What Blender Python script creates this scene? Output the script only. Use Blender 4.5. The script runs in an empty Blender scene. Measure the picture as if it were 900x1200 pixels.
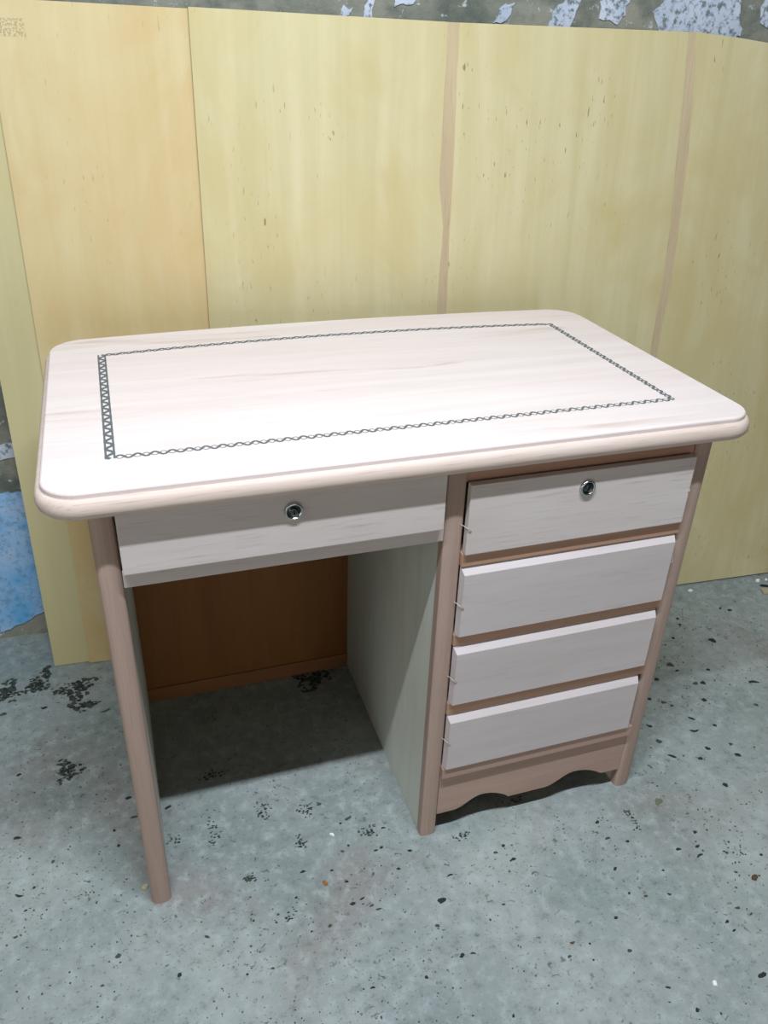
import bpy, bmesh, math, random
from mathutils import Vector, Matrix

# ---------------------------------------------------------------- camera, light, exposure
sc = bpy.context.scene
COL = sc.collection
cam_d = bpy.data.cameras.new('camera')
cam = bpy.data.objects.new('camera', cam_d)
COL.objects.link(cam)
cam.location = (0.0579, -0.8856, 1.2037)
cam.rotation_euler = (1.0522, -0.0312, -0.3155)
cam_d.sensor_fit = 'VERTICAL'
cam_d.sensor_height = 36.0
cam_d.sensor_width = 27.0
cam_d.lens = 960.34 * 36.0 / 1200.0
cam_d.clip_start = 0.02
sc.camera = cam

world = bpy.data.worlds.new('room_ambient')
sc.world = world
world.use_nodes = True
bgn = world.node_tree.nodes['Background']
bgn.inputs['Color'].default_value = (1.0, 0.86, 0.68, 1)
bgn.inputs['Strength'].default_value = 0.024

def area(name, loc, target, sx, sy, power, col):
    d = bpy.data.lights.new(name, 'AREA')
    d.shape = 'RECTANGLE'; d.size = sx; d.size_y = sy
    d.energy = power; d.color = col
    o = bpy.data.objects.new(name, d); COL.objects.link(o)
    o.location = loc
    o.rotation_euler = (Vector(target) - Vector(loc)).to_track_quat('-Z', 'Y').to_euler()
    return o
# overhead tube lamp of the workshop, above and in front of the desk
area('ceiling_tube_lamp', (0.20, -0.62, 2.40), (0.20, -0.30, 0.0), 1.20, 0.04, 61.0, (0.85, 0.92, 1.0))
# fill light added at front left for the middle panel, its source unseen
area('front_left_fill', (-2.3, -1.25, 1.10), (0.4, 0.1, 0.4), 1.0, 1.9, 11.0, (1.0, 0.94, 0.84))
# low soft fill added in front of the desk to lift the drawer shade
area('front_fill', (0.5, -4.2, 0.85), (0.45, 0.0, 0.45), 2.2, 1.3, 25.0, (1.0, 0.94, 0.88))

sc.view_settings.view_transform = 'Standard'
sc.view_settings.look = 'None'
sc.view_settings.gamma = 1.0
sc.view_settings.use_curve_mapping = False
sc.view_settings.exposure = 0.0

R = random.Random(11)

# ---------------------------------------------------------------- helpers
def lin(c):
    f = lambda v: v / 12.92 if v <= 0.04045 else ((v + 0.055) / 1.055) ** 2.4
    return tuple(f(v / 255.0) for v in c) + (1.0,)

class N:
    """small wrapper around a node tree"""
    def __init__(s, name):
        s.m = bpy.data.materials.new(name); s.m.use_nodes = True
        s.t = s.m.node_tree; s.b = s.t.nodes['Principled BSDF']
        s.co = s.t.nodes.new('ShaderNodeTexCoord').outputs['Object']
    def link(s, a, b): s.t.links.new(a, b)
    def mapping(s, scale, loc=(0, 0, 0), rot=(0, 0, 0)):
        n = s.t.nodes.new('ShaderNodeMapping'); s.link(s.co, n.inputs['Vector'])
        n.inputs['Scale'].default_value = scale; n.inputs['Location'].default_value = loc
        n.inputs['Rotation'].default_value = rot
        return n.outputs[0]
    def noise(s, vec, scale=1.0, detail=4, rough=0.55, dist=0.0):
        n = s.t.nodes.new('ShaderNodeTexNoise'); s.link(vec, n.inputs['Vector'])
        n.inputs['Scale'].default_value = scale; n.inputs['Detail'].default_value = detail
        n.inputs['Roughness'].default_value = rough; n.inputs['Distortion'].default_value = dist
        return n.outputs['Fac']
    def voro(s, vec, scale, feature='F1'):
        n = s.t.nodes.new('ShaderNodeTexVoronoi'); s.link(vec, n.inputs['Vector'])
        n.feature = feature; n.inputs['Scale'].default_value = scale
        return n.outputs['Distance']
    def ramp(s, fac, stops):
        n = s.t.nodes.new('ShaderNodeValToRGB'); s.link(fac, n.inputs[0])
        e = n.color_ramp.elements
        while len(e) < len(stops): e.new(0.5)
        for k, (p, c) in enumerate(stops):
            e[k].position = p; e[k].color = c if len(c) == 4 else lin(c)
        return n.outputs[0]
    def step(s, fac, lo, hi, inv=False):
        n = s.t.nodes.new('ShaderNodeMapRange'); s.link(fac, n.inputs[0])
        n.inputs[1].default_value = lo; n.inputs[2].default_value = hi
        n.inputs[3].default_value = 1.0 if inv else 0.0; n.inputs[4].default_value = 0.0 if inv else 1.0
        return n.outputs[0]
    def math(s, op, a, b):
        n = s.t.nodes.new('ShaderNodeMath'); n.operation = op
        for k, v in enumerate((a, b)):
            if isinstance(v, (int, float)): n.inputs[k].default_value = v
            else: s.link(v, n.inputs[k])
        return n.outputs[0]
    def mix(s, fac, a, b, mode='MIX'):
        n = s.t.nodes.new('ShaderNodeMix'); n.data_type = 'RGBA'; n.blend_type = mode
        for k, v in ((0, fac), (6, a), (7, b)):
            if isinstance(v, (int, float)): n.inputs[k].default_value = v
            elif isinstance(v, tuple): n.inputs[k].default_value = v if len(v) == 4 else lin(v)
            else: s.link(v, n.inputs[k])
        return n.outputs[2]
    def bump(s, h, strength, dist=0.002):
        n = s.t.nodes.new('ShaderNodeBump'); s.link(h, n.inputs['Height'])
        n.inputs['Strength'].default_value = strength; n.inputs['Distance'].default_value = dist
        s.link(n.outputs[0], s.b.inputs['Normal'])
    def done(s, col, rough=0.6, spec=0.3):
        if isinstance(col, tuple): s.b.inputs['Base Color'].default_value = col if len(col) == 4 else lin(col)
        else: s.link(col, s.b.inputs['Base Color'])
        s.b.inputs['Roughness'].default_value = rough
        s.b.inputs['Specular IOR Level'].default_value = spec
        return s.m

def wood(name, light, dark, axis='x', blot=None, blot_amt=0.4, pores=0.25, rough=0.6, seed=0.0, grain=30.0, spec=0.25, knots=None):
    n = N(name)
    a = {'x': 0, 'y': 1, 'z': 2}[axis]
    def sc3(lo, hi):
        v = [hi] * 3; v[a] = lo; return tuple(v)
    loc = (seed, seed * 1.7, seed * 0.6)
    g = n.noise(n.mapping(sc3(1.6, grain), loc), 1.0, 6, 0.6, 0.6)
    col = n.ramp(g, [(0.30, dark), (0.68, light)])
    if blot:
        bl = n.noise(n.mapping(sc3(2.5, 5.0), loc), 1.0, 3, 0.5, 0.3)
        col = n.mix(n.math('MULTIPLY', n.step(bl, 0.45, 0.72), blot_amt), col, blot)
    p = n.noise(n.mapping(sc3(14.0, grain * 14), loc), 1.0, 3, 0.6)
    col = n.mix(n.math('MULTIPLY', n.step(p, 0.56, 0.74), pores), col, tuple(int(c * 0.55) for c in dark))
    if knots:
        k = n.noise(n.mapping(sc3(2.8, 22.0), (seed + 3.3, seed, 1.0)), 1.0, 2, 0.5, 0.9)
        col = n.mix(n.math('MULTIPLY', n.step(k, 0.64, 0.76), 0.55), col, knots)
    n.bump(p, 0.12, 0.001)
    return n.done(col, rough, spec)

def mesh_obj(name, bm, mat, parent=None, smooth=False):
    bmesh.ops.recalc_face_normals(bm, faces=bm.faces)
    me = bpy.data.meshes.new(name); bm.to_mesh(me); bm.free()
    for m in (mat if isinstance(mat, (list, tuple)) else [mat]): me.materials.append(m)
    if smooth:
        for p in me.polygons: p.use_smooth = True
    o = bpy.data.objects.new(name, me); COL.objects.link(o)
    if parent: o.parent = parent
    return o

def tag(o, label=None, cat=None, group=None, kind=None):
    if label: o['label'] = label
    if cat: o['category'] = cat
    if group: o['group'] = group
    if kind: o['kind'] = kind
    return o

def empty(name, loc=(0, 0, 0), rot=(0, 0, 0)):
    o = bpy.data.objects.new(name, None); COL.objects.link(o)
    o.location = loc; o.rotation_euler = rot; o.empty_display_size = 0.1
    return o

def add_box(bm, x0, x1, y0, y1, z0, z1, bev=0.0, seg=2):
    b2 = bmesh.new()
    vs = [b2.verts.new((x, y, z)) for x in (x0, x1) for y in (y0, y1) for z in (z0, z1)]
    for f in ((0, 1, 3, 2), (4, 6, 7, 5), (0, 4, 5, 1), (2, 3, 7, 6), (0, 2, 6, 4), (1, 5, 7, 3)):
        b2.faces.new([vs[i] for i in f])
    bmesh.ops.recalc_face_normals(b2, faces=b2.faces)
    if bev > 0:
        bmesh.ops.bevel(b2, geom=list(b2.edges), offset=bev, segments=seg, affect='EDGES', profile=0.6)
    join(bm, b2)

def join(bm, b2):
    mp = {v: bm.verts.new(v.co) for v in b2.verts}
    for f in b2.faces:
        nf = bm.faces.new([mp[v] for v in f.verts]); nf.material_index = f.material_index
    b2.free()

def box(name, x0, x1, y0, y1, z0, z1, mat, parent=None, bev=0.0015):
    bm = bmesh.new(); add_box(bm, x0, x1, y0, y1, z0, z1, bev)
    return mesh_obj(name, bm, mat, parent)

def add_prism(bm, poly, a0, a1, plane='xz'):
    """closed polygon extruded along the remaining axis"""
    def P(u, v, a):
        return {'xz': (u, a, v), 'xy': (u, v, a), 'yz': (a, u, v)}[plane]
    A = [bm.verts.new(P(u, v, a0)) for u, v in poly]
    B = [bm.verts.new(P(u, v, a1)) for u, v in poly]
    bm.faces.new(A); bm.faces.new(B[::-1])
    k = len(poly)
    for i in range(k):
        bm.faces.new([A[i], A[(i + 1) % k], B[(i + 1) % k], B[i]])

def add_loft(bm, rings, close=True, cap0=True, cap1=True):
    vr = [[bm.verts.new(p) for p in r] for r in rings]
    k = len(rings[0])
    for r0, r1 in zip(vr[:-1], vr[1:]):
        for i in range(k if close else k - 1):
            bm.faces.new([r0[i], r0[(i + 1) % k], r1[(i + 1) % k], r1[i]])
    if cap0: bm.faces.new(vr[0][::-1])
    if cap1: bm.faces.new(vr[-1])
    return vr

def tri(bm):
    bm.normal_update()
    bmesh.ops.triangulate(bm, faces=[f for f in bm.faces if len(f.verts) > 4], ngon_method='EAR_CLIP')

# ---------------------------------------------------------------- materials
M_top = wood('desktop_wood', (230, 219, 216), (219, 205, 201), 'x', (227, 210, 206), 0.5, 0.12, 0.42, 0.0, 26, 0.4, knots=(190, 168, 150))
M_edge = wood('desktop_edge_wood', (218, 202, 192), (200, 180, 168), 'x', (206, 186, 174), 0.5, 0.45, 0.55, 1.0, 40)
M_front = wood('drawer_front_wood', (210, 202, 200), (197, 187, 183), 'x', (186, 174, 164), 0.45, 0.28, 0.55, 2.0, 22)
M_front2 = wood('drawer_front_pale_wood', (203, 195, 196), (191, 181, 181), 'x', (188, 180, 174), 0.4, 0.12, 0.55, 5.0, 14)
M_strip = wood('edge_strip_wood', (178, 156, 143), (161, 138, 125), 'z', (170, 144, 134), 0.5, 0.25, 0.5, 3.0, 60)
M_rail = wood('rail_wood', (186, 152, 130), (164, 128, 106), 'x', (190, 150, 132), 0.4, 0.22, 0.55, 4.0, 50)
M_apron = wood('apron_wood', (180, 154, 140), (164, 138, 124), 'x', (174, 142, 132), 0.5, 0.2, 0.55, 6.0, 30)
M_panel = wood('side_panel_veneer', (216, 220, 212), (202, 206, 196), 'z', (196, 188, 166), 0.6, 0.15, 0.6, 7.0, 24)
M_back = wood('back_panel_ply', (132, 88, 44), (112, 72, 34), 'z', (124, 80, 40), 0.5, 0.2, 0.6, 8.0, 16)
M_foot = wood('foot_rail_wood', (134, 92, 58), (118, 80, 48), 'x', None, 0, 0.2, 0.6, 9.0, 30)
M_inlay = N('inlay_dark'); M_inlay = M_inlay.done((98, 104, 106), 0.6, 0.2)
n = N('chrome'); n.b.inputs['Metallic'].default_value = 1.0; M_chrome = n.done((196, 204, 206), 0.18, 0.5)
n = N('lock_face_metal'); n.b.inputs['Metallic'].default_value = 1.0; M_lockface = n.done((92, 98, 98), 0.3, 0.5)
M_black = N('keyhole_black').done((12, 12, 12), 0.5, 0.2)
n = N('staple_wire'); n.b.inputs['Metallic'].default_value = 0.6; M_wire = n.done((206, 200, 190), 0.4, 0.5)

def ply(name, light, dark, blot, seed, flecks=0.5):
    n = N(name)
    g = n.noise(n.mapping((24, 24, 1.3), (seed, seed, seed)), 1.0, 6, 0.62, 0.5)
    col = n.ramp(g, [(0.28, dark), (0.70, light)])
    b = n.noise(n.mapping((5.5, 5.5, 3.6), (seed * 2, 0, seed)), 1.0, 5, 0.6, 1.2)
    col = n.mix(n.math('MULTIPLY', n.step(b, 0.40, 0.66), 0.75), col, blot)
    b2 = n.noise(n.mapping((3.0, 3.0, 1.4), (seed * 3 + 5, 0, seed)), 1.0, 3, 0.5, 0.4)
    col = n.mix(n.math('MULTIPLY', n.step(b2, 0.50, 0.72), 0.40), col, light)
    f = n.noise(n.mapping((190, 190, 42), (seed, 0, 0)), 1.0, 2, 0.5)
    fm = n.noise(n.mapping((5, 5, 3.5), (seed + 9, 3, 1)), 1.0, 3, 0.6)
    m = n.math('MULTIPLY', n.step(f, 0.65, 0.71), n.step(fm, 0.50, 0.62))
    col = n.mix(n.math('MULTIPLY', m, flecks), col, (96, 84, 52))
    n.bump(g, 0.08, 0.001)
    return n.done(col, 0.42, 0.35)
M_plyA = ply('plywood_pale', (204, 196, 154), (190, 180, 134), (196, 182, 134), 1.3, 0.2)
M_plyB = ply('plywood_golden', (212, 196, 152), (199, 179, 128), (203, 173, 120), 4.1, 0.3)
M_plyC = ply('plywood_greenish', (213, 203, 162), (198, 188, 142), (198, 182, 130), 7.7, 0.7)
M_dcore = wood('plywood_dark_edge', (120, 96, 64), (98, 76, 50), 'z', None, 0, 0.3, 0.7, 12.0, 30)
M_core = wood('plywood_core', (204, 186, 152), (188, 168, 134), 'z', (182, 162, 130), 0.4, 0.3, 0.6, 10.0, 30)

# concrete floor
n = N('concrete_floor')
w = n.mapping((1, 1, 1))
big = n.noise(w, 2.6, 5, 0.6, 0.4)
col = n.ramp(big, [(0.30, (126, 137, 136)), (0.5, (147, 155, 153)), (0.70, (164, 170, 167))])
pur = n.noise(n.mapping((1, 1, 1), (3.1, 7.2, 0)), 3.4, 4, 0.6, 0.3)
col = n.mix(n.math('MULTIPLY', n.step(pur, 0.52, 0.70), 0.7), col, (138, 131, 126))
grn = n.noise(n.mapping((1, 1, 1), (9.4, 1.2, 0)), 2.2, 4, 0.6, 0.3)
col = n.mix(n.math('MULTIPLY', n.step(grn, 0.52, 0.72), 0.5), col, (110, 134, 126))
mid = n.noise(w, 42, 5, 0.65)
col = n.mix(n.step(mid, 0.50, 0.80), col, (174, 184, 184))
col = n.mix(n.math('MULTIPLY', n.step(mid, 0.28, 0.44, True), 0.55), col, (94, 103, 101))
d1 = n.noise(n.mapping((1, 1.25, 1), (2, 5, 0)), 95, 2, 0.5, 0.9)
dm = n.noise(w, 9, 4, 0.6)
col = n.mix(n.math('MULTIPLY', n.math('MULTIPLY', n.step(d1, 0.63, 0.69), n.step(dm, 0.42, 0.62)), 0.75), col, (56, 62, 58))
d2 = n.noise(n.mapping((1, 1, 1), (12, 5, 0)), 210, 2, 0.5)
col = n.mix(n.math('MULTIPLY', n.step(d2, 0.64, 0.71), 0.6), col, (84, 90, 86))
n.bump(mid, 0.25, 0.003)
M_floor = n.done(col, 0.62, 0.3)

# plaster wall with remains of paint
n = N('old_plaster')
w = n.mapping((1, 1, 1))
a = n.noise(w, 5, 6, 0.65, 0.4)
col = n.ramp(a, [(0.30, (98, 104, 94)), (0.52, (138, 140, 128)), (0.72, (156, 150, 134))])
bq = n.noise(n.mapping((1, 1, 1), (4, 2, 7)), 9, 5, 0.6)
col = n.mix(n.math('MULTIPLY', n.step(bq, 0.50, 0.62), 0.8), col, (84, 94, 88))
fl = n.noise(n.mapping((1, 1, 1), (1, 8, 3)), 46, 5, 0.7)
col = n.mix(n.math('MULTIPLY', n.step(fl, 0.60, 0.68), 0.9), col, (206, 214, 222))
n.bump(n.math('ADD', a, fl), 0.5, 0.006)
M_wall = n.done(col, 0.85, 0.15)
def paint(name, c0, c1, hole, amt):
    n = N(name)
    a = n.noise(n.mapping((1, 1, 1), (c0[0] * 0.1, 1, 2)), 9, 5, 0.6, 0.5)
    col = n.ramp(a, [(0.35, c0), (0.66, c1)])
    s = n.noise(n.mapping((1, 1, 1), (5, 5, c0[2] * 0.1)), 75, 6, 0.75)
    col = n.mix(n.math('MULTIPLY', n.step(s, 0.50, 0.60), amt), col, hole)
    n.bump(s, 0.5, 0.003)
    return n.done(col, 0.7, 0.2)
M_blue = paint('blue_limewash', (96, 172, 226), (166, 194, 226), (84, 118, 140), 0.45)
M_white = paint('white_limewash', (176, 188, 206), (206, 214, 226), (98, 108, 108), 0.9)

# ---------------------------------------------------------------- setting
bm = bmesh.new(); add_box(bm, -4.0, 5.0, -4.5, 1.2, -0.12, 0.0)
tag(mesh_obj('floor', bm, M_floor), 'grey speckled concrete workshop floor', kind='structure')

WALL_ROT = -math.atan(0.0615)
wall = empty('wall_back', (0, 0.765, 0), (0, 0, WALL_ROT))
tag(wall, 'old plaster wall with flaking blue and white paint behind the plywood', kind='structure')
bm = bmesh.new(); add_box(bm, -4.0, 5.0, 0.0, 0.2, 0.0, 2.9)
mesh_obj('plaster', bm, M_wall, wall)

def ragged(poly, sub, amp, rnd):
    out = []
    k = len(poly)
    for i in range(k):
        (x0, z0), (x1, z1) = poly[i], poly[(i + 1) % k]
        for j in range(sub):
            t = j / sub
            out.append((x0 + (x1 - x0) * t + rnd.uniform(-amp, amp), z0 + (z1 - z0) * t + rnd.uniform(-amp, amp)))
    return out
def paint_patch(poly, mat, sub=5, amp=0.004, th=0.0018):
    bm = bmesh.new(); add_prism(bm, ragged(poly, sub, amp, R), -th, 0.002, 'xz')
    tri(bm)
    return mesh_obj('paint_patch', bm, mat, wall)
paint_patch([(-0.62, -0.0 + 0.004), (-0.36, 0.004), (-0.278, 0.014), (-0.22, 0.04), (-0.172, 0.066), (-0.10, 0.10), (-0.02, 0.13), (0.02, 0.30), (-0.08, 0.35), (-0.165, 0.368), (-0.24, 0.372), (-0.40, 0.36), (-0.62, 0.40)], M_blue, 7, 0.004, 0.003)
paint_patch([(-0.40, 0.425), (-0.24, 0.43), (-0.165, 0.452), (-0.10, 0.47), (-0.14, 0.482), (-0.22, 0.475), (-0.40, 0.49)], M_white, 4, 0.004, 0.002)
paint_patch([(0.545, 1.235), (0.562, 1.24), (0.566, 1.274), (0.556, 1.276), (0.548, 1.256)], M_white, 4, 0.002)
paint_patch([(0.505, 1.243), (0.522, 1.246), (0.528, 1.257), (0.516, 1.256), (0.51, 1.262)], M_white, 3, 0.002)
paint_patch([(0.60, 1.262), (0.635, 1.270), (0.66, 1.30), (0.63, 1.32), (0.605, 1.29)], M_white, 4, 0.003)
paint_patch([(0.79, 1.245), (0.818, 1.248), (0.828, 1.275), (0.806, 1.272)], M_white, 4, 0.003)
paint_patch([(0.90, 1.235), (0.945, 1.238), (0.958, 1.28), (0.985, 1.33), (0.95, 1.35), (0.93, 1.29), (0.905, 1.262)], M_white, 4, 0.004)
paint_patch([(1.005, 1.262), (1.045, 1.252), (1.062, 1.285), (1.06, 1.36), (1.02, 1.37), (0.995, 1.31)], M_white, 4, 0.004)
paint_patch([(1.135, 1.225), (1.20, 1.215), (1.29, 1.222), (1.315, 1.25), (1.30, 1.30), (1.33, 1.36), (1.20, 1.38), (1.15, 1.33), (1.118, 1.27)], M_white, 5, 0.005)
paint_patch([(1.35, 1.26), (1.50, 1.24), (1.58, 1.40), (1.40, 1.42), (1.355, 1.33)], M_white, 5, 0.005)

# ---------------------------------------------------------------- plywood sheets leaning on the wall
LEAN = math.atan(0.095)
CZ, CX = math.cos(LEAN), math.cos(WALL_ROT)
def sheet_root(name, off, ry=0.0, lift=0.0012):
    return empty(name, (0, 0.625 + off, lift), (-LEAN, ry, WALL_ROT))
def SP(pts): return [(x / CX, z / CZ) for x, z in pts]

def one_sheet(name, off, poly, mat, label):
    r = sheet_root(name, off)
    bm = bmesh.new(); add_prism(bm, SP(poly), 0.0, 0.0008, 'xz')
    mesh_obj('face_veneer', bm, mat, r)
    bm = bmesh.new(); add_prism(bm, SP(poly), 0.0008, 0.004, 'xz')
    mesh_obj('core', bm, M_dcore, r)
    tag(r, label, 'plywood', 'plywood sheets leaning on the wall')
    return r
one_sheet('plywood_sheet', 0.0125, [(-0.160, 0), (1.05, 0), (1.05, 1.225), (-0.160, 1.225)], M_plyA,
          'pale plywood sheet, leftmost and rearmost, showing a strip beside the blue wall')
sheet_b = one_sheet('plywood_sheet', 0.0068, [(-0.088, 0), (1.12, 0), (1.12, 1.222), (0.25, 1.2440), (-0.081, 1.2475)], M_plyB,
          'golden orange plywood sheet tucked behind the large greenish sheet')

n = N('faded_ink')
v = n.noise(n.mapping((1, 1, 1), (2, 2, 2)), 260, 3, 0.6)
n.link(n.step(v, 0.50, 0.60), n.b.inputs['Alpha'])
M_ink = n.done((188, 174, 138), 0.7, 0.2)
bm = bmesh.new(); add_box(bm, -0.062, -0.024, -0.0003, 0.0003, 1.200, 1.226)
mesh_obj('faded_stamp', bm, M_ink, sheet_b)['label'] = 'faded illegible grey ink stamp'

C = sheet_root('plywood_sheet', 0.0, -0.0022, 0.0005)
tag(C, 'large greenish yellow plywood sheet with two brown vertical seams behind the desk', 'plywood', 'plywood sheets leaning on the wall')
b1 = [(1.2405, .6909, .7123), (1.1873, .6895, .7112), (1.0949, .686, .711), (.9725, .6831, .7101), (.895, .6936, .7077), (.7332, .6855, .7069), (.4, .690, .704), (0.0, .692, .702)]
b2 = [(1.2368, 1.1771, 1.1944), (1.1518, 1.1844, 1.2047), (1.0184, 1.1892, 1.2155), (.8867, 1.1966, 1.2183), (.77, 1.1985, 1.2194), (.6533, 1.1923, 1.2117), (.35, 1.196, 1.211), (0.0, 1.198, 1.208)]
def fine(pts, k, amp):
    out = []
    for i in range(len(pts) - 1):
        for j in range(k):
            t = j / k
            out.append((pts[i][0] + (pts[i + 1][0] - pts[i][0]) * t + R.uniform(-amp, amp), pts[i][1] + (pts[i + 1][1] - pts[i][1]) * t))
    out.append(pts[-1]); return out
topC = lambda x: 1.2466 - 0.0068 * min(max((x - 0.2375) / 0.47, 0), 1) - (0.0 if x < 1.2 else 0.0075 * min((x - 1.2) / 0.1, 1) + 0.10 * max(0, x - 1.3))
L1 = fine([(x, z) for z, x, _ in b1], 4, 0.0007); R1 = fine([(x, z) for z, _, x in b1], 4, 0.0007)
L2 = fine([(x, z) for z, x, _ in b2], 4, 0.0007); R2 = fine([(x, z) for z, _, x in b2], 4, 0.0007)
XE = 2.05
v1 = [(0.2265, 0.0), (0.2300, 0.731), (0.2375, topC(0.2375)), (0.45, topC(0.45))] + [(L1[0][0], topC(0.69))] + L1[1:]
v2 = R1[::-1][:-1] + [(R1[0][0], topC(0.71)), (0.93, topC(0.93)), (L2[0][0], topC(1.177))] + L2[1:]
v3 = R2[::-1][:-1] + [(R2[0][0], topC(1.194)), (1.24, topC(1.24)), (1.30, topC(1.30)), (1.36, topC(1.36)), (1.50, topC(1.5)), (XE, topC(1.6)), (XE, 0.0)]
for v in (v1, v2, v3):
    bm = bmesh.new(); add_prism(bm, SP(v), 0.0, 0.0007, 'xz')
    tri(bm)
    mesh_obj('face_veneer', bm, M_plyC, C)
bm = bmesh.new()
add_prism(bm, SP([(0.2265, 0.0), (0.2300, 0.731), (0.2375, topC(0.2375)), (0.7, topC(0.7)), (1.2, topC(1.2)), (1.30, topC(1.30)), (1.5, topC(1.5)), (XE, topC(1.6)), (XE, 0.0)]), 0.0007, 0.0014, 'xz')
tri(bm)
mesh_obj('inner_ply', bm, M_core, C)
bm = bmesh.new()
add_prism(bm, SP([(0.2265, 0.0), (0.2300, 0.731), (0.2375, topC(0.2375)), (0.7, topC(0.7)), (1.2, topC(1.2)), (1.30, topC(1.30)), (1.5, topC(1.5)), (XE, topC(1.6)), (XE, 0.0)]), 0.0014, 0.005, 'xz')
tri(bm)
mesh_obj('core', bm, M_dcore, C)

# ---------------------------------------------------------------- the desk
desk = tag(empty('pedestal_desk', (0, 0, 0)), 'unfinished pale wooden desk with inlaid top and one drawer pedestal', 'desk')
TX0, TX1, TY0, TY1, ZT = -0.0546, 0.9285, -0.0312, 0.5385, 0.760
BOW = 0.024
def bow(x, y):
    s = (x - (TX0 + TX1) / 2) / ((TX1 - TX0) / 2)
    wy = min(max((y - 0.25) / (TY1 - 0.25), 0), 1)
    return (x, y + BOW * (1 - s * s) * wy)
def outline(d):
    x0, x1, y0, y1 = TX0 + d, TX1 - d, TY0 + d, TY1 - d
    pts = []
    def arc(cx, cy, r, a0):
        for k in range(11):
            a = math.radians(a0 + 90 * k / 10); pts.append((cx + r * math.cos(a), cy + r * math.sin(a)))
    rf, rb = 0.052 - d, 0.060 - d
    arc(x0 + rf, y0 + rf, rf, 180); arc(x1 - rf, y0 + rf, rf, 270)
    arc(x1 - rb, y1 - rb, rb, 0)
    xa, xb = x1 - rb, x0 + rb
    for k in range(1, 24): pts.append((xa + (xb - xa) * k / 24, y1))
    arc(x0 + rb, y1 - rb, rb, 90)
    return [bow(*p) for p in pts]
prof = [(0.024, 0.7255), (0.010, 0.7257), (0.0045, 0.7275), (0.0012, 0.7315), (0.0, 0.7365), (0.0, 0.7405), (0.0010, 0.7455), (0.0032, 0.7495), (0.0062, 0.7515), (0.0080, 0.7518)]
bm = bmesh.new()
add_loft(bm, [[(x, y, z) for x, y in outline(d)] for d, z in prof])
apron_edge = mesh_obj('bullnose_edge', bm, M_edge, None, True)
bm = bmesh.new()
add_loft(bm, [[(x, y, z) for x, y in outline(d)] for d, z in [(0.0088, 0.7505), (0.0084, 0.7570), (0.0092, 0.7588), (0.0110, 0.7600)]])
top = mesh_obj('desktop', bm, M_top, desk)
apron_edge.parent = top
apron_edge['label'] = 'rounded edge moulding of the desktop'

# inlay: two border lines and a running wave between them, on each side
IX0, IX1, IY0, IY1 = 0.0334, 0.8315, 0.0605, 0.4426
def ibow(x, y):
    s = (x - (IX0 + IX1) / 2) / ((IX1 - IX0) / 2)
    wy = min(max((y - 0.25) / (IY1 - 0.25), 0), 1)
    return (x, y + BOW * (1 - s * s) * wy)
def ribbon(bm, pts, w, z0, z1):
    """flat strip of width w along pts, a little raised"""
    k = len(pts); L = []; Rr = []
    for i in range(k):
        a = Vector(pts[max(i - 1, 0)]); b = Vector(pts[min(i + 1, k - 1)])
        t = (b - a).normalized(); nn = Vector((-t.y, t.x)) * (w / 2)
        p = Vector(pts[i]); L.append(p + nn); Rr.append(p - nn)
    rows = [[bm.verts.new((q[i].x, q[i].y, z)) for q, z in ((L, z0), (L, z1), (Rr, z1), (Rr, z0))] for i in range(k)]
    for r0, r1 in zip(rows[:-1], rows[1:]):
        for j in range(4): bm.faces.new([r0[j], r0[(j + 1) % 4], r1[(j + 1) % 4], r1[j]])
    bm.faces.new(rows[0]); bm.faces.new(rows[-1][::-1])
def inlay(p, q, hw, period, wb, ww, w2=0.0):
    p, q = Vector(p), Vector(q); d = q - p; ln = d.length; t = d / ln; nrm = Vector((-t.y, t.x))
    bm = bmesh.new(); z0, z1 = ZT - 0.0005, ZT + 0.00025
    if wb > 0:
        for s in (-1, 1):
            ribbon(bm, [ibow(*(p + t * (ln * k / 40) + nrm * s * hw)) for k in range(41)], wb, z0, z1)
    nper = round(ln / period); m = nper * 10
    for sg, wd in ((1, ww), (-1, w2)):
        if wd > 0:
            ribbon(bm, [ibow(*(p + t * (ln * k / m) + nrm * sg * hw * 0.9 * math.sin(2 * math.pi * k / 10))) for k in range(m + 1)], wd, z0, z1 + 0.0001 * sg)
    return mesh_obj('inlay_band', bm, M_inlay, top)
g = 0.006
inlay((IX0, IY0 - 0.003), (IX0, IY1 + 0.003), 0.0050, 0.0235, 0.0026, 0.0048)
inlay((IX1, IY0 - 0.003), (IX1, IY1 + 0.003), 0.0042, 0.0205, 0.0, 0.0042, 0.0022)
inlay((IX0 + g, IY0), (IX1 - g, IY0), 0.0054, 0.0205, 0.0, 0.0034, 0.0014)
inlay((IX0 + g, IY1), (IX1 - g, IY1), 0.0046, 0.0205, 0.0, 0.0042, 0.0026)

# side panels with rounded solid-wood edging
def side_panel(x0, x1, nose):
    p = box('side_panel', x0 + 0.001, x1 - 0.001, 0.0185, 0.500, 0.0, 0.7252, M_panel, desk, 0.001)
    bm = bmesh.new(); k = 10; poly = [(x1, 0.0185), (x0, 0.0185)]
    for i in range(k + 1):
        a = math.pi - math.pi * i / k
        poly.append(((x0 + x1) / 2 + (x1 - x0) / 2 * math.cos(a) * (1 if i not in (0, k) else 1), nose - nose * math.sin(a) ** 0.75))
    add_prism(bm, poly, 0.0, 0.7252, 'xy')
    s = mesh_obj('edge_strip', bm, M_strip, p)
    s['label'] = 'rounded pinkish wood edging on the front of the panel'
    return p
XM0, XM1, XR0, XR1 = 0.4537, 0.4815, 0.8452, 0.8742
side_panel(-0.001, 0.0285, 0.010)
side_panel(XM0, XM1, 0.004)
side_panel(XR0, XR1, 0.007)

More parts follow.
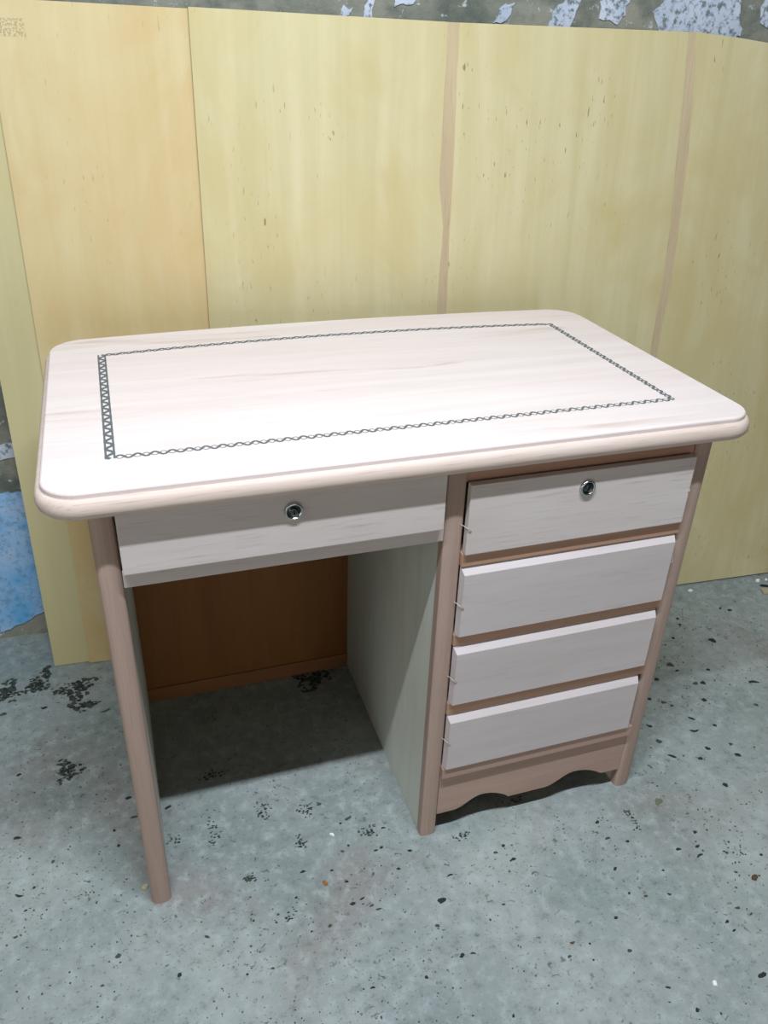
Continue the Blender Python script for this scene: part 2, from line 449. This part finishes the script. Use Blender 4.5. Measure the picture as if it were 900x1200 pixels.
# back of the desk
bp = box('back_panel', 0.0275, XR0 + 0.001, 0.477, 0.484, 0.004, 0.7252, M_back, desk, 0.0005)
box('foot_rail', 0.0275, XM0 + 0.001, 0.4735, 0.4775, 0.0, 0.034, M_foot, desk, 0.0008)

# rails
def rail(x0, x1, y0, y1, z0, z1, mat=None): return box('drawer_rail', x0, x1, y0, y1, z0, z1, mat or M_rail, desk, 0.0012)
XD0, XD1 = XM1 + 0.0002, XR0 - 0.0002
rail(0.0287, XM0 - 0.0002, 0.002, 0.024, 0.6085, 0.6335, M_front)
rail(XD0, XD1, 0.006, 0.03, 0.694, 0.7252)
rail(XD0, XD1, -0.0045, 0.03, 0.5635, 0.5855)
rail(XD0, XD1, -0.002, 0.03, 0.4195, 0.4395)
rail(XD0, XD1, -0.002, 0.03, 0.2800, 0.3045)
rail(XD0, XD1, -0.0065, 0.03, 0.1400, 0.1630, M_apron)

# scalloped apron
bm = bmesh.new()
def ap(x):
    z = 0.047
    for a, b, h in ((0.512, 0.618, 0.023), (0.690, 0.806, 0.023)):
        if a < x < b:
            t = (x - a) / (b - a); z += h * (math.sin(math.pi * t) ** 0.8 if t > 0.5 else (0.5 - 0.5 * math.cos(2 * math.pi * t)))
    return z
xs = [XD0 + (XD1 - XD0) * k / 72 for k in range(73)]
add_loft(bm, [[(x, 0.002, ap(x)), (x, 0.02, ap(x)), (x, 0.02, 0.140), (x, 0.002, 0.140)] for x in xs])
mesh_obj('apron', bm, M_apron, desk)['label'] = 'scalloped apron below the lowest drawer'

# drawers
def drawer(x0, x1, z0, z1, yf, bevel, mat, label, deep=0.44):
    bm = bmesh.new(); yb = 0.0012
    bt, bs, bb, dy = bevel
    if dy > 0:
        ring = lambda a, b, c, d, y: [(a, y, c), (b, y, c), (b, y, d), (a, y, d)]
        add_loft(bm, [ring(x0, x1, z0, z1, yb), ring(x0, x1, z0, z1, yf + dy), ring(x0 + bs, x1 - bs, z0 + bb, z1 - bt, yf)])
    else:
        add_box(bm, x0, x1, yf, yb, z0, z1, 0.0015)
    # box of the drawer behind the front
    zc0, zc1 = z0 + 0.012, z1 - 0.02
    xa, xb = x0 + 0.008, x1 - 0.008
    add_box(bm, xa, xb, yb, yb + 0.012, zc0, zc1)
    add_box(bm, xa, xa + 0.01, yb + 0.012, deep, zc0, zc1)
    add_box(bm, xb - 0.01, xb, yb + 0.012, deep, zc0, zc1)
    add_box(bm, xa + 0.01, xb - 0.01, deep - 0.01, deep, zc0, zc1)
    add_box(bm, xa + 0.01, xb - 0.01, yb + 0.012, deep - 0.01, zc0, zc0 + 0.006)
    o = mesh_obj('drawer', bm, mat, desk); o['label'] = label
    return o
def lock(dr, x, z, yf, tilt):
    # turned rim, dished face, plug; key slot
    def ring(r, y, k=32): return [(x + r * math.cos(2 * math.pi * i / k), yf - y, z + r * math.sin(2 * math.pi * i / k)) for i in range(k)]
    bm = bmesh.new()
    add_loft(bm, [ring(0.0122, -0.0005), ring(0.0122, 0.0022), ring(0.0114, 0.0042), ring(0.0102, 0.0048), ring(0.0092, 0.0042), ring(0.0088, 0.0026)], True, True, True)
    mesh_obj('lock_rim', bm, M_chrome, dr, True)['label'] = 'round chrome lock rim'
    bm = bmesh.new()
    add_loft(bm, [ring(0.0087, 0.0020), ring(0.0086, 0.0030), ring(0.0050, 0.0034), ring(0.0046, 0.0044), ring(0.0030, 0.0046)], True, True, True)
    mesh_obj('lock_face', bm, M_lockface, dr, True)
    bm = bmesh.new(); c, s = math.cos(tilt), math.sin(tilt)
    q = [(-0.0008, -0.0034), (0.0008, -0.0034), (0.0008, 0.0034), (-0.0008, 0.0034)]
    add_prism(bm, [(x + u * c - v * s, z + u * s + v * c) for u, v in q], yf - 0.0050, yf - 0.0040, 'xz')
    mesh_obj('keyhole', bm, M_black, dr)
def staple(dr, pts, r=0.0007):
    bm = bmesh.new(); rings = []
    P = [Vector(p) for p in pts]
    for i, p in enumerate(P):
        t = (P[min(i + 1, len(P) - 1)] - P[max(i - 1, 0)]).normalized()
        u = t.cross(Vector((0.3, 0.2, 1))).normalized(); v = t.cross(u)
        rings.append([p + u * r * math.cos(a * math.pi / 3) + v * r * math.sin(a * math.pi / 3) for a in range(6)])
    add_loft(bm, rings)
    mesh_obj('staple', bm, M_wire, dr)['label'] = 'thin bent wire staple at the drawer edge'

YF = -0.0105
dc = drawer(0.0302, 0.4478, 0.6345, 0.7215, YF, (0, 0, 0, 0), M_front, 'shallow wide drawer with lock above the kneehole')
lock(dc, 0.2414, 0.6955, YF, 0.15)
d1 = drawer(0.4832, 0.8405, 0.5865, 0.6975, YF, (0, 0, 0, 0), M_front, 'top pedestal drawer with lock')
lock(d1, 0.662, 0.6715, YF, -0.2)
d2 = drawer(0.4826, 0.8405, 0.4405, 0.5625, YF, (0.0105, 0.003, 0.002, 0.0105), M_front2, 'second pedestal drawer with bevelled top edge')
d3 = drawer(0.4826, 0.8385, 0.3055, 0.4185, YF, (0.0105, 0.003, 0.002, 0.0105), M_front2, 'third pedestal drawer with bevelled top edge')
d4 = drawer(0.4826, 0.8355, 0.1640, 0.2790, YF, (0.0105, 0.003, 0.002, 0.0105), M_front2, 'lowest pedestal drawer with bevelled top edge')
for dr, z in ((d1, 0.628), (d2, 0.497), (d3, 0.357), (d4, 0.226)):
    staple(dr, [(0.4775, 0.0005, z + 0.004), (0.480, -0.004, z + 0.0042), (0.4835, -0.0120, z + 0.003), (0.4870, -0.0122, z), (0.4895, -0.0100, z - 0.002)])
for dr, z in ((d1, 0.645), (d2, 0.52)):
    staple(dr, [(0.8475, 0.0005, z), (0.844, -0.005, z - 0.001), (0.8395, -0.0122, z - 0.003), (0.8375, -0.0100, z - 0.006)])

# ---------------------------------------------------------------- debris on the floor
def mat_flat(name, c, rough=0.8): return N(name).done(c, rough, 0.15)
M_dark = mat_flat('debris_charcoal', (50, 55, 52)); M_dark2 = mat_flat('debris_dark_olive', (74, 80, 70)); M_brn = mat_flat('debris_brown', (92, 72, 54))
M_org = mat_flat('debris_orange', (150, 100, 62)); M_wht = mat_flat('debris_white', (240, 240, 236)); M_tan = mat_flat('debris_tan', (176, 166, 140)); M_olv = mat_flat('debris_olive', (108, 112, 90))

def add_flake(bm, x, y, l, w, ang, h, rnd, curl=0.0, nn=9, mi=0):
    ca, sa = math.cos(ang), math.sin(ang); base = []; topv = []
    for i in range(nn):
        a = 2 * math.pi * i / nn; rr = rnd.uniform(0.62, 1.08)
        u = math.cos(a) * l / 2 * rr; v = math.sin(a) * w / 2 * rr + curl * (u / (l / 2)) ** 2 * l * 0.3
        px, py = x + u * ca - v * sa, y + u * sa + v * ca
        base.append((px, py, 0.0)); topv.append((x + (px - x) * 0.86, y + (py - y) * 0.86, h * rnd.uniform(0.7, 1.2)))
    vb = [bm.verts.new(p) for p in base]; vt = [bm.verts.new(p) for p in topv]
    c = bm.verts.new((x + (-sa) * 0, y, h * 1.15)) if not curl else None
    for i in range(nn):
        j = (i + 1) % nn
        bm.faces.new([vb[i], vb[j], vt[j], vt[i]]).material_index = mi
        if c: bm.faces.new([vt[i], vt[j], c]).material_index = mi
    if not c: bm.faces.new(vt)
def flake(name, x, y, l, w, ang, mat, label, cat, group=None, h=0.0011, curl=0.0, rnd=R):
    bm = bmesh.new(); add_flake(bm, 0, 0, l, w, ang, h, rnd, curl)
    o = mesh_obj(name, bm, mat); o.location = (x, y, 0.0002)
    return tag(o, label, cat, group)

DEB = [(0.343, 0.074, 0.0213, 0.0111), (0.327, 0.068, 0.0061, 0.0073), (0.241, -0.008, 0.0128, 0.0081), (0.306, -0.047, 0.0085, 0.0079), (0.322, -0.085, 0.0152, 0.0061), (0.382, -0.001, 0.0103, 0.0086), (0.37, -0.004, 0.0117, 0.0051), (0.396, -0.049, 0.0101, 0.0082), (0.397, 0.037, 0.0136, 0.0055), (0.328, 0.019, 0.0074, 0.0069), (0.315, 0.011, 0.0088, 0.0068), (0.22, -0.052, 0.0069, 0.0076), (0.288, -0.02, 0.0086, 0.0049), (0.342, -0.11, 0.0137, 0.006), (0.301, 0.119, 0.0124, 0.0096), (0.304, -0.089, 0.0137, 0.0121), (0.333, -0.101, 0.0124, 0.006), (-0.218, 0.345, 0.0125, 0.0109), (-0.213, 0.197, 0.0202, 0.0111), (-0.027, 0.232, 0.0153, 0.012), (0.04, 0.19, 0.0183, 0.0116), (-0.02, 0.186, 0.018, 0.0095), (-0.054, 0.166, 0.0074, 0.011), (-0.048, 0.132, 0.0072, 0.0124), (-0.154, 0.13, 0.007, 0.0121), (-0.057, -0.069, 0.0127, 0.0151), (0.027, -0.126, 0.0088, 0.0156), (-0.081, -0.109, 0.0086, 0.0065), (0.074, -0.078, 0.0118, 0.0085), (0.147, -0.072, 0.0067, 0.0073), (0.295, -0.227, 0.0113, 0.005), (0.23, -0.116, 0.0066, 0.0057), (0.26, -0.115, 0.0094, 0.0086), (-0.205, 0.006, 0.0103, 0.0073), (0.161, -0.156, 0.0089, 0.0039), (0.123, -0.154, 0.0063, 0.0052), (-0.204, 0.079, 0.0189, 0.008), (-0.192, 0.049, 0.008, 0.0062), (-0.181, 0.088, 0.0082, 0.0082), (0.444, -0.125, 0.0209, 0.0199), (0.475, -0.085, 0.0172, 0.0065), (0.586, -0.058, 0.0119, 0.0106), (0.59, -0.088, 0.0176, 0.0103), (0.567, -0.067, 0.0118, 0.0087), (0.749, -0.155, 0.0132, 0.0103), (0.8, -0.113, 0.0091, 0.0092), (0.77, -0.062, 0.014, 0.0115), (0.77, -0.097, 0.0183, 0.0092), (0.913, -0.158, 0.0137, 0.0112), (0.906, -0.174, 0.0195, 0.0092), (1.052, -0.056, 0.0132, 0.02), (0.878, -0.153, 0.0136, 0.0111), (0.928, -0.131, 0.0108, 0.0097), (0.826, -0.182, 0.0073, 0.007), (0.944, -0.221, 0.0089, 0.0089), (1.01, -0.205, 0.0091, 0.0094), (0.701, -0.235, 0.0097, 0.0107), (0.612, -0.252, 0.012, 0.0085), (0.638, -0.261, 0.0054, 0.0057), (0.63, -0.286, 0.0053, 0.0055), (0.597, -0.27, 0.0105, 0.0069), (0.692, -0.289, 0.0107, 0.01), (0.715, -0.356, 0.0115, 0.0053), (0.736, -0.397, 0.01, 0.0115), (0.766, -0.411, 0.005, 0.0064), (0.862, -0.382, 0.0223, 0.017), (0.87, -0.293, 0.0111, 0.0095), (0.87, -0.309, 0.011, 0.0062), (0.916, -0.293, 0.0098, 0.0065), (0.902, -0.278, 0.0141, 0.0098), (0.746, -0.203, 0.0071, 0.0097), (0.77, -0.215, 0.0114, 0.0065), (0.809, -0.224, 0.01, 0.0066), (0.44, -0.221, 0.0131, 0.0122), (0.506, -0.179, 0.0055, 0.0088), (0.538, -0.161, 0.0083, 0.0061), (0.421, -0.164, 0.0121, 0.0115), (0.458, -0.222, 0.0118, 0.0055), (0.376, -0.236, 0.0064, 0.0129), (0.426, -0.021, 0.0118, 0.0103), (0.396, -0.049, 0.0086, 0.0099), (0.476, -0.325, 0.0049, 0.0108), (1.313, 0.324, 0.0228, 0.0275), (1.16, 0.275, 0.0217, 0.028), (1.163, 0.253, 0.0176, 0.0092), (1.049, 0.191, 0.013, 0.0166), (1.072, 0.173, 0.0186, 0.0138), (1.083, 0.159, 0.0111, 0.0137), (1.101, 0.241, 0.0173, 0.0207), (1.226, 0.356, 0.0124, 0.0136), (1.274, 0.397, 0.0127, 0.0143), (1.283, 0.419, 0.0107, 0.0146), (1.414, 0.426, 0.0132, 0.0116), (1.433, 0.413, 0.0153, 0.0154), (1.1, 0.115, 0.0218, 0.0133), (1.305, 0.174, 0.0349, 0.0153), (1.195, 0.202, 0.0192, 0.0238), (1.177, 0.205, 0.0173, 0.0148), (1.162, 0.155, 0.0169, 0.0198), (1.084, 0.081, 0.0249, 0.0128), (1.079, 0.033, 0.0157, 0.0171), (1.132, 0.03, 0.0123, 0.015), (1.127, 0.001, 0.019, 0.017), (0.997, 0.036, 0.0308, 0.0118), (0.995, 0.077, 0.0157, 0.0196), (1.047, 0.015, 0.0137, 0.0142), (1.002, 0.12, 0.0179, 0.0128), (1.261, 0.11, 0.0149, 0.0142), (1.134, 0.084, 0.0144, 0.0131), (1.234, 0.236, 0.0138, 0.0124), (-0.178, 0.517, 0.0189, 0.013), (-0.059, 0.474, 0.0276, 0.0102), (-0.256, 0.521, 0.0204, 0.0155)]
CL = [(0.277, 0.116, 0.0184, 0.0152), (0.204, 0.134, 0.0229, 0.0209), (0.11, 0.114, 0.0104, 0.0325), (0.25, 0.048, 0.0103, 0.014), (0.154, 0.005, 0.0098, 0.0096), (0.371, 0.039, 0.015, 0.0144), (0.522, -0.019, 0.0166, 0.0081), (0.837, -0.069, 0.0078, 0.0236), (-0.13, 0.33, 0.0221, 0.0261), (-0.197, 0.592, 0.0231, 0.0223), (-0.254, 0.589, 0.0228, 0.0359), (-0.177, 0.629, 0.0091, 0.0261), (-0.116, 0.56, 0.0391, 0.0302), (-0.102, 0.502, 0.026, 0.0156), (0.369, 0.454, 0.0408, 0.0331), (0.12, 0.245, 0.0239, 0.0126), (0.044, 0.115, 0.0146, 0.0089), (0.211, -0.078, 0.0271, 0.0177), (0.952, -0.184, 0.0453, 0.0186), (0.642, 0.023, 0.0316, 0.0119)]
def zone(x, y):
    if x > 0.95 and y > -0.02: return 'right of the drawer pedestal'
    if x < 0.0: return 'left of the desk'
    if x < 0.46: return 'in front of the kneehole'
    return 'in front of the drawer pedestal'
seen = set()
for x, y, l, w in DEB:
    if (x, y) in seen: continue
    seen.add((x, y))
    zn = zone(x, y)
    ang = R.uniform(-0.5, 0.5) + (0.3 if x > 0.95 else 0) * -1
    m = R.choice([M_dark, M_dark, M_dark, M_dark2])
    if x > 0.6 and y < -0.2 and R.random() < 0.3: m = M_brn
    word = {M_dark.name: 'black', M_dark2.name: 'olive grey', M_brn.name: 'brown'}[m.name]
    size = 'larger' if l > 0.017 else ('tiny' if l < 0.009 else 'small')
    flake('debris_flake', x, y, l * 0.85, max(w * 0.6, 0.0035), ang, m, size + ' ' + word + ' debris flake on the concrete ' + zn, 'debris', size + ' ' + word + ' flakes ' + zn, 0.0010, R.choice([0, 0, 0.5, -0.5]))
flake('paint_chip', 0.307, 0.049, 0.012, 0.0065, 2.3, M_wht, 'small bright white chip on the floor in front of the kneehole', 'chip', h=0.0015)
flake('wood_chip', 0.271, -0.040, 0.014, 0.008, 1.9, M_org, 'small orange oval wood chip on the floor in front of the kneehole', 'chip', h=0.0015)
flake('pebble', -0.011, 0.036, 0.013, 0.012, 0.4, M_tan, 'pale round pebble touching the foot of the left leg', 'pebble', h=0.004)
flake('dried_leaf', 0.906, -0.053, 0.024, 0.015, 0.3, M_olv, 'flat olive leaf scrap on the floor near the right leg', 'leaf')
flake('paint_chip', 0.786, -0.371, 0.012, 0.008, 1.0, M_wht, 'tiny white chip on the floor at lower right front', 'chip', h=0.002)
flake('paint_chip', 1.388, 0.512, 0.018, 0.010, 0.2, M_wht, 'small white crumb at the plywood base next to the pedestal', 'chip', h=0.003)
flake('paint_chip', 1.592, 0.502, 0.015, 0.012, 0.1, M_wht, 'larger of two white crumbs at the plywood base far right', 'chip', h=0.004)
flake('paint_chip', 1.619, 0.500, 0.010, 0.010, 0.5, M_wht, 'smaller of two white crumbs at the plywood base far right', 'chip', h=0.003)
flake('pebble', 0.967, -0.240, 0.014, 0.012, 0.5, M_brn, 'small reddish pebble on the floor at the right edge', 'pebble', h=0.004)
bm = bmesh.new(); add_box(bm, -0.03, 0.045, -0.011, 0.011, 0.0, 0.008, 0.002)
o = mesh_obj('wood_offcut', bm, M_tan); o.location = (1.595, 0.447, 0.0); o.rotation_euler = (0, 0, -0.3)
tag(o, 'small pale wood offcut lying at the right edge near the plywood', 'offcut')
flake('bark_curl', 1.598, 0.474, 0.055, 0.010, -0.45, M_dark, 'black curled sliver just behind the pale wood offcut', 'debris', None, 0.003, 0.3)

CN = ['beside the white chip', 'in the middle of the kneehole floor', 'near the left leg', 'left of the white chip', 'in front of the left leg', 'near the middle leg', 'at the foot of the middle leg', 'at the foot of the right leg', 'on the floor left of the left leg',
      'at the foot of the plywood, middle', 'at the left photo edge near the wall', 'touching the foot of the palest plywood', 'in front of the golden plywood foot', 'behind the left leg', 'in the dark back corner of the kneehole', 'under the desk edge shadow',
      'just right of the left leg', 'in the foreground in front of the left leg', 'on the right foreground', 'below the scalloped apron']
for k, (x, y, a, b) in enumerate(CL):
    bm = bmesh.new(); big = 8 <= k <= 14
    cnt = int(26 + a * b * (90000 if big else 22000))
    if k >= 16: cnt = 16
    rr = random.Random(100 + k)
    for i in range(min(cnt, 130)):
        th = rr.uniform(0, 6.283); r = rr.random() ** 0.6 * (1 + 0.35 * math.sin(3 * th + k))
        s = rr.uniform(0.5, 1.3) * (0.0110 if big else 0.0050)
        add_flake(bm, a * r * math.cos(th), b * r * math.sin(th), s, s * rr.uniform(0.35, 0.8), rr.uniform(-0.8, 0.8), 0.0009, rr, 0.0, 6, 1 if rr.random() < 0.25 + 0.5 * min(r, 1) else 0)
    o = mesh_obj('dirt_patch', bm, [M_dark, M_dark2]); o.location = (x, y, 0.0002)
    tag(o, 'patch of crumbled black dirt ' + CN[k], 'dirt', None, 'stuff')

# crumbs too many to count
bm = bmesh.new(); rr = random.Random(5)
for i in range(5200):
    x = rr.uniform(-0.32, 1.6); y = rr.uniform(-0.45, 0.60)
    if -0.01 < x < 0.03 or 0.45 < x < 0.49 or 0.84 < x < 0.88: continue
    if 0.47 < x < 0.89 and y > -0.02: continue
    if -0.02 < x < 0.05 or 0.43 < x < 0.49: continue
    if -0.03 < x < 0.9 and 0.455 < y < 0.52: continue
    if y > 0.585 - 0.0615 * x: continue
    if math.sin(7 * x + 3) * math.sin(9 * y + 1) + rr.uniform(-0.9, 0.9) < -0.1: continue
    s = rr.uniform(0.0016, 0.0048) * (1.25 if x > 0.9 else 1)
    add_flake(bm, x, y, s, s * rr.uniform(0.3, 0.9), rr.uniform(-1, 1), 0.0007, rr, 0.0, 5)
o = mesh_obj('floor_crumbs', bm, M_dark2); o.location = (0, 0, 0.0002)
tag(o, 'fine dark crumbs scattered over the concrete floor', 'crumbs', None, 'stuff')
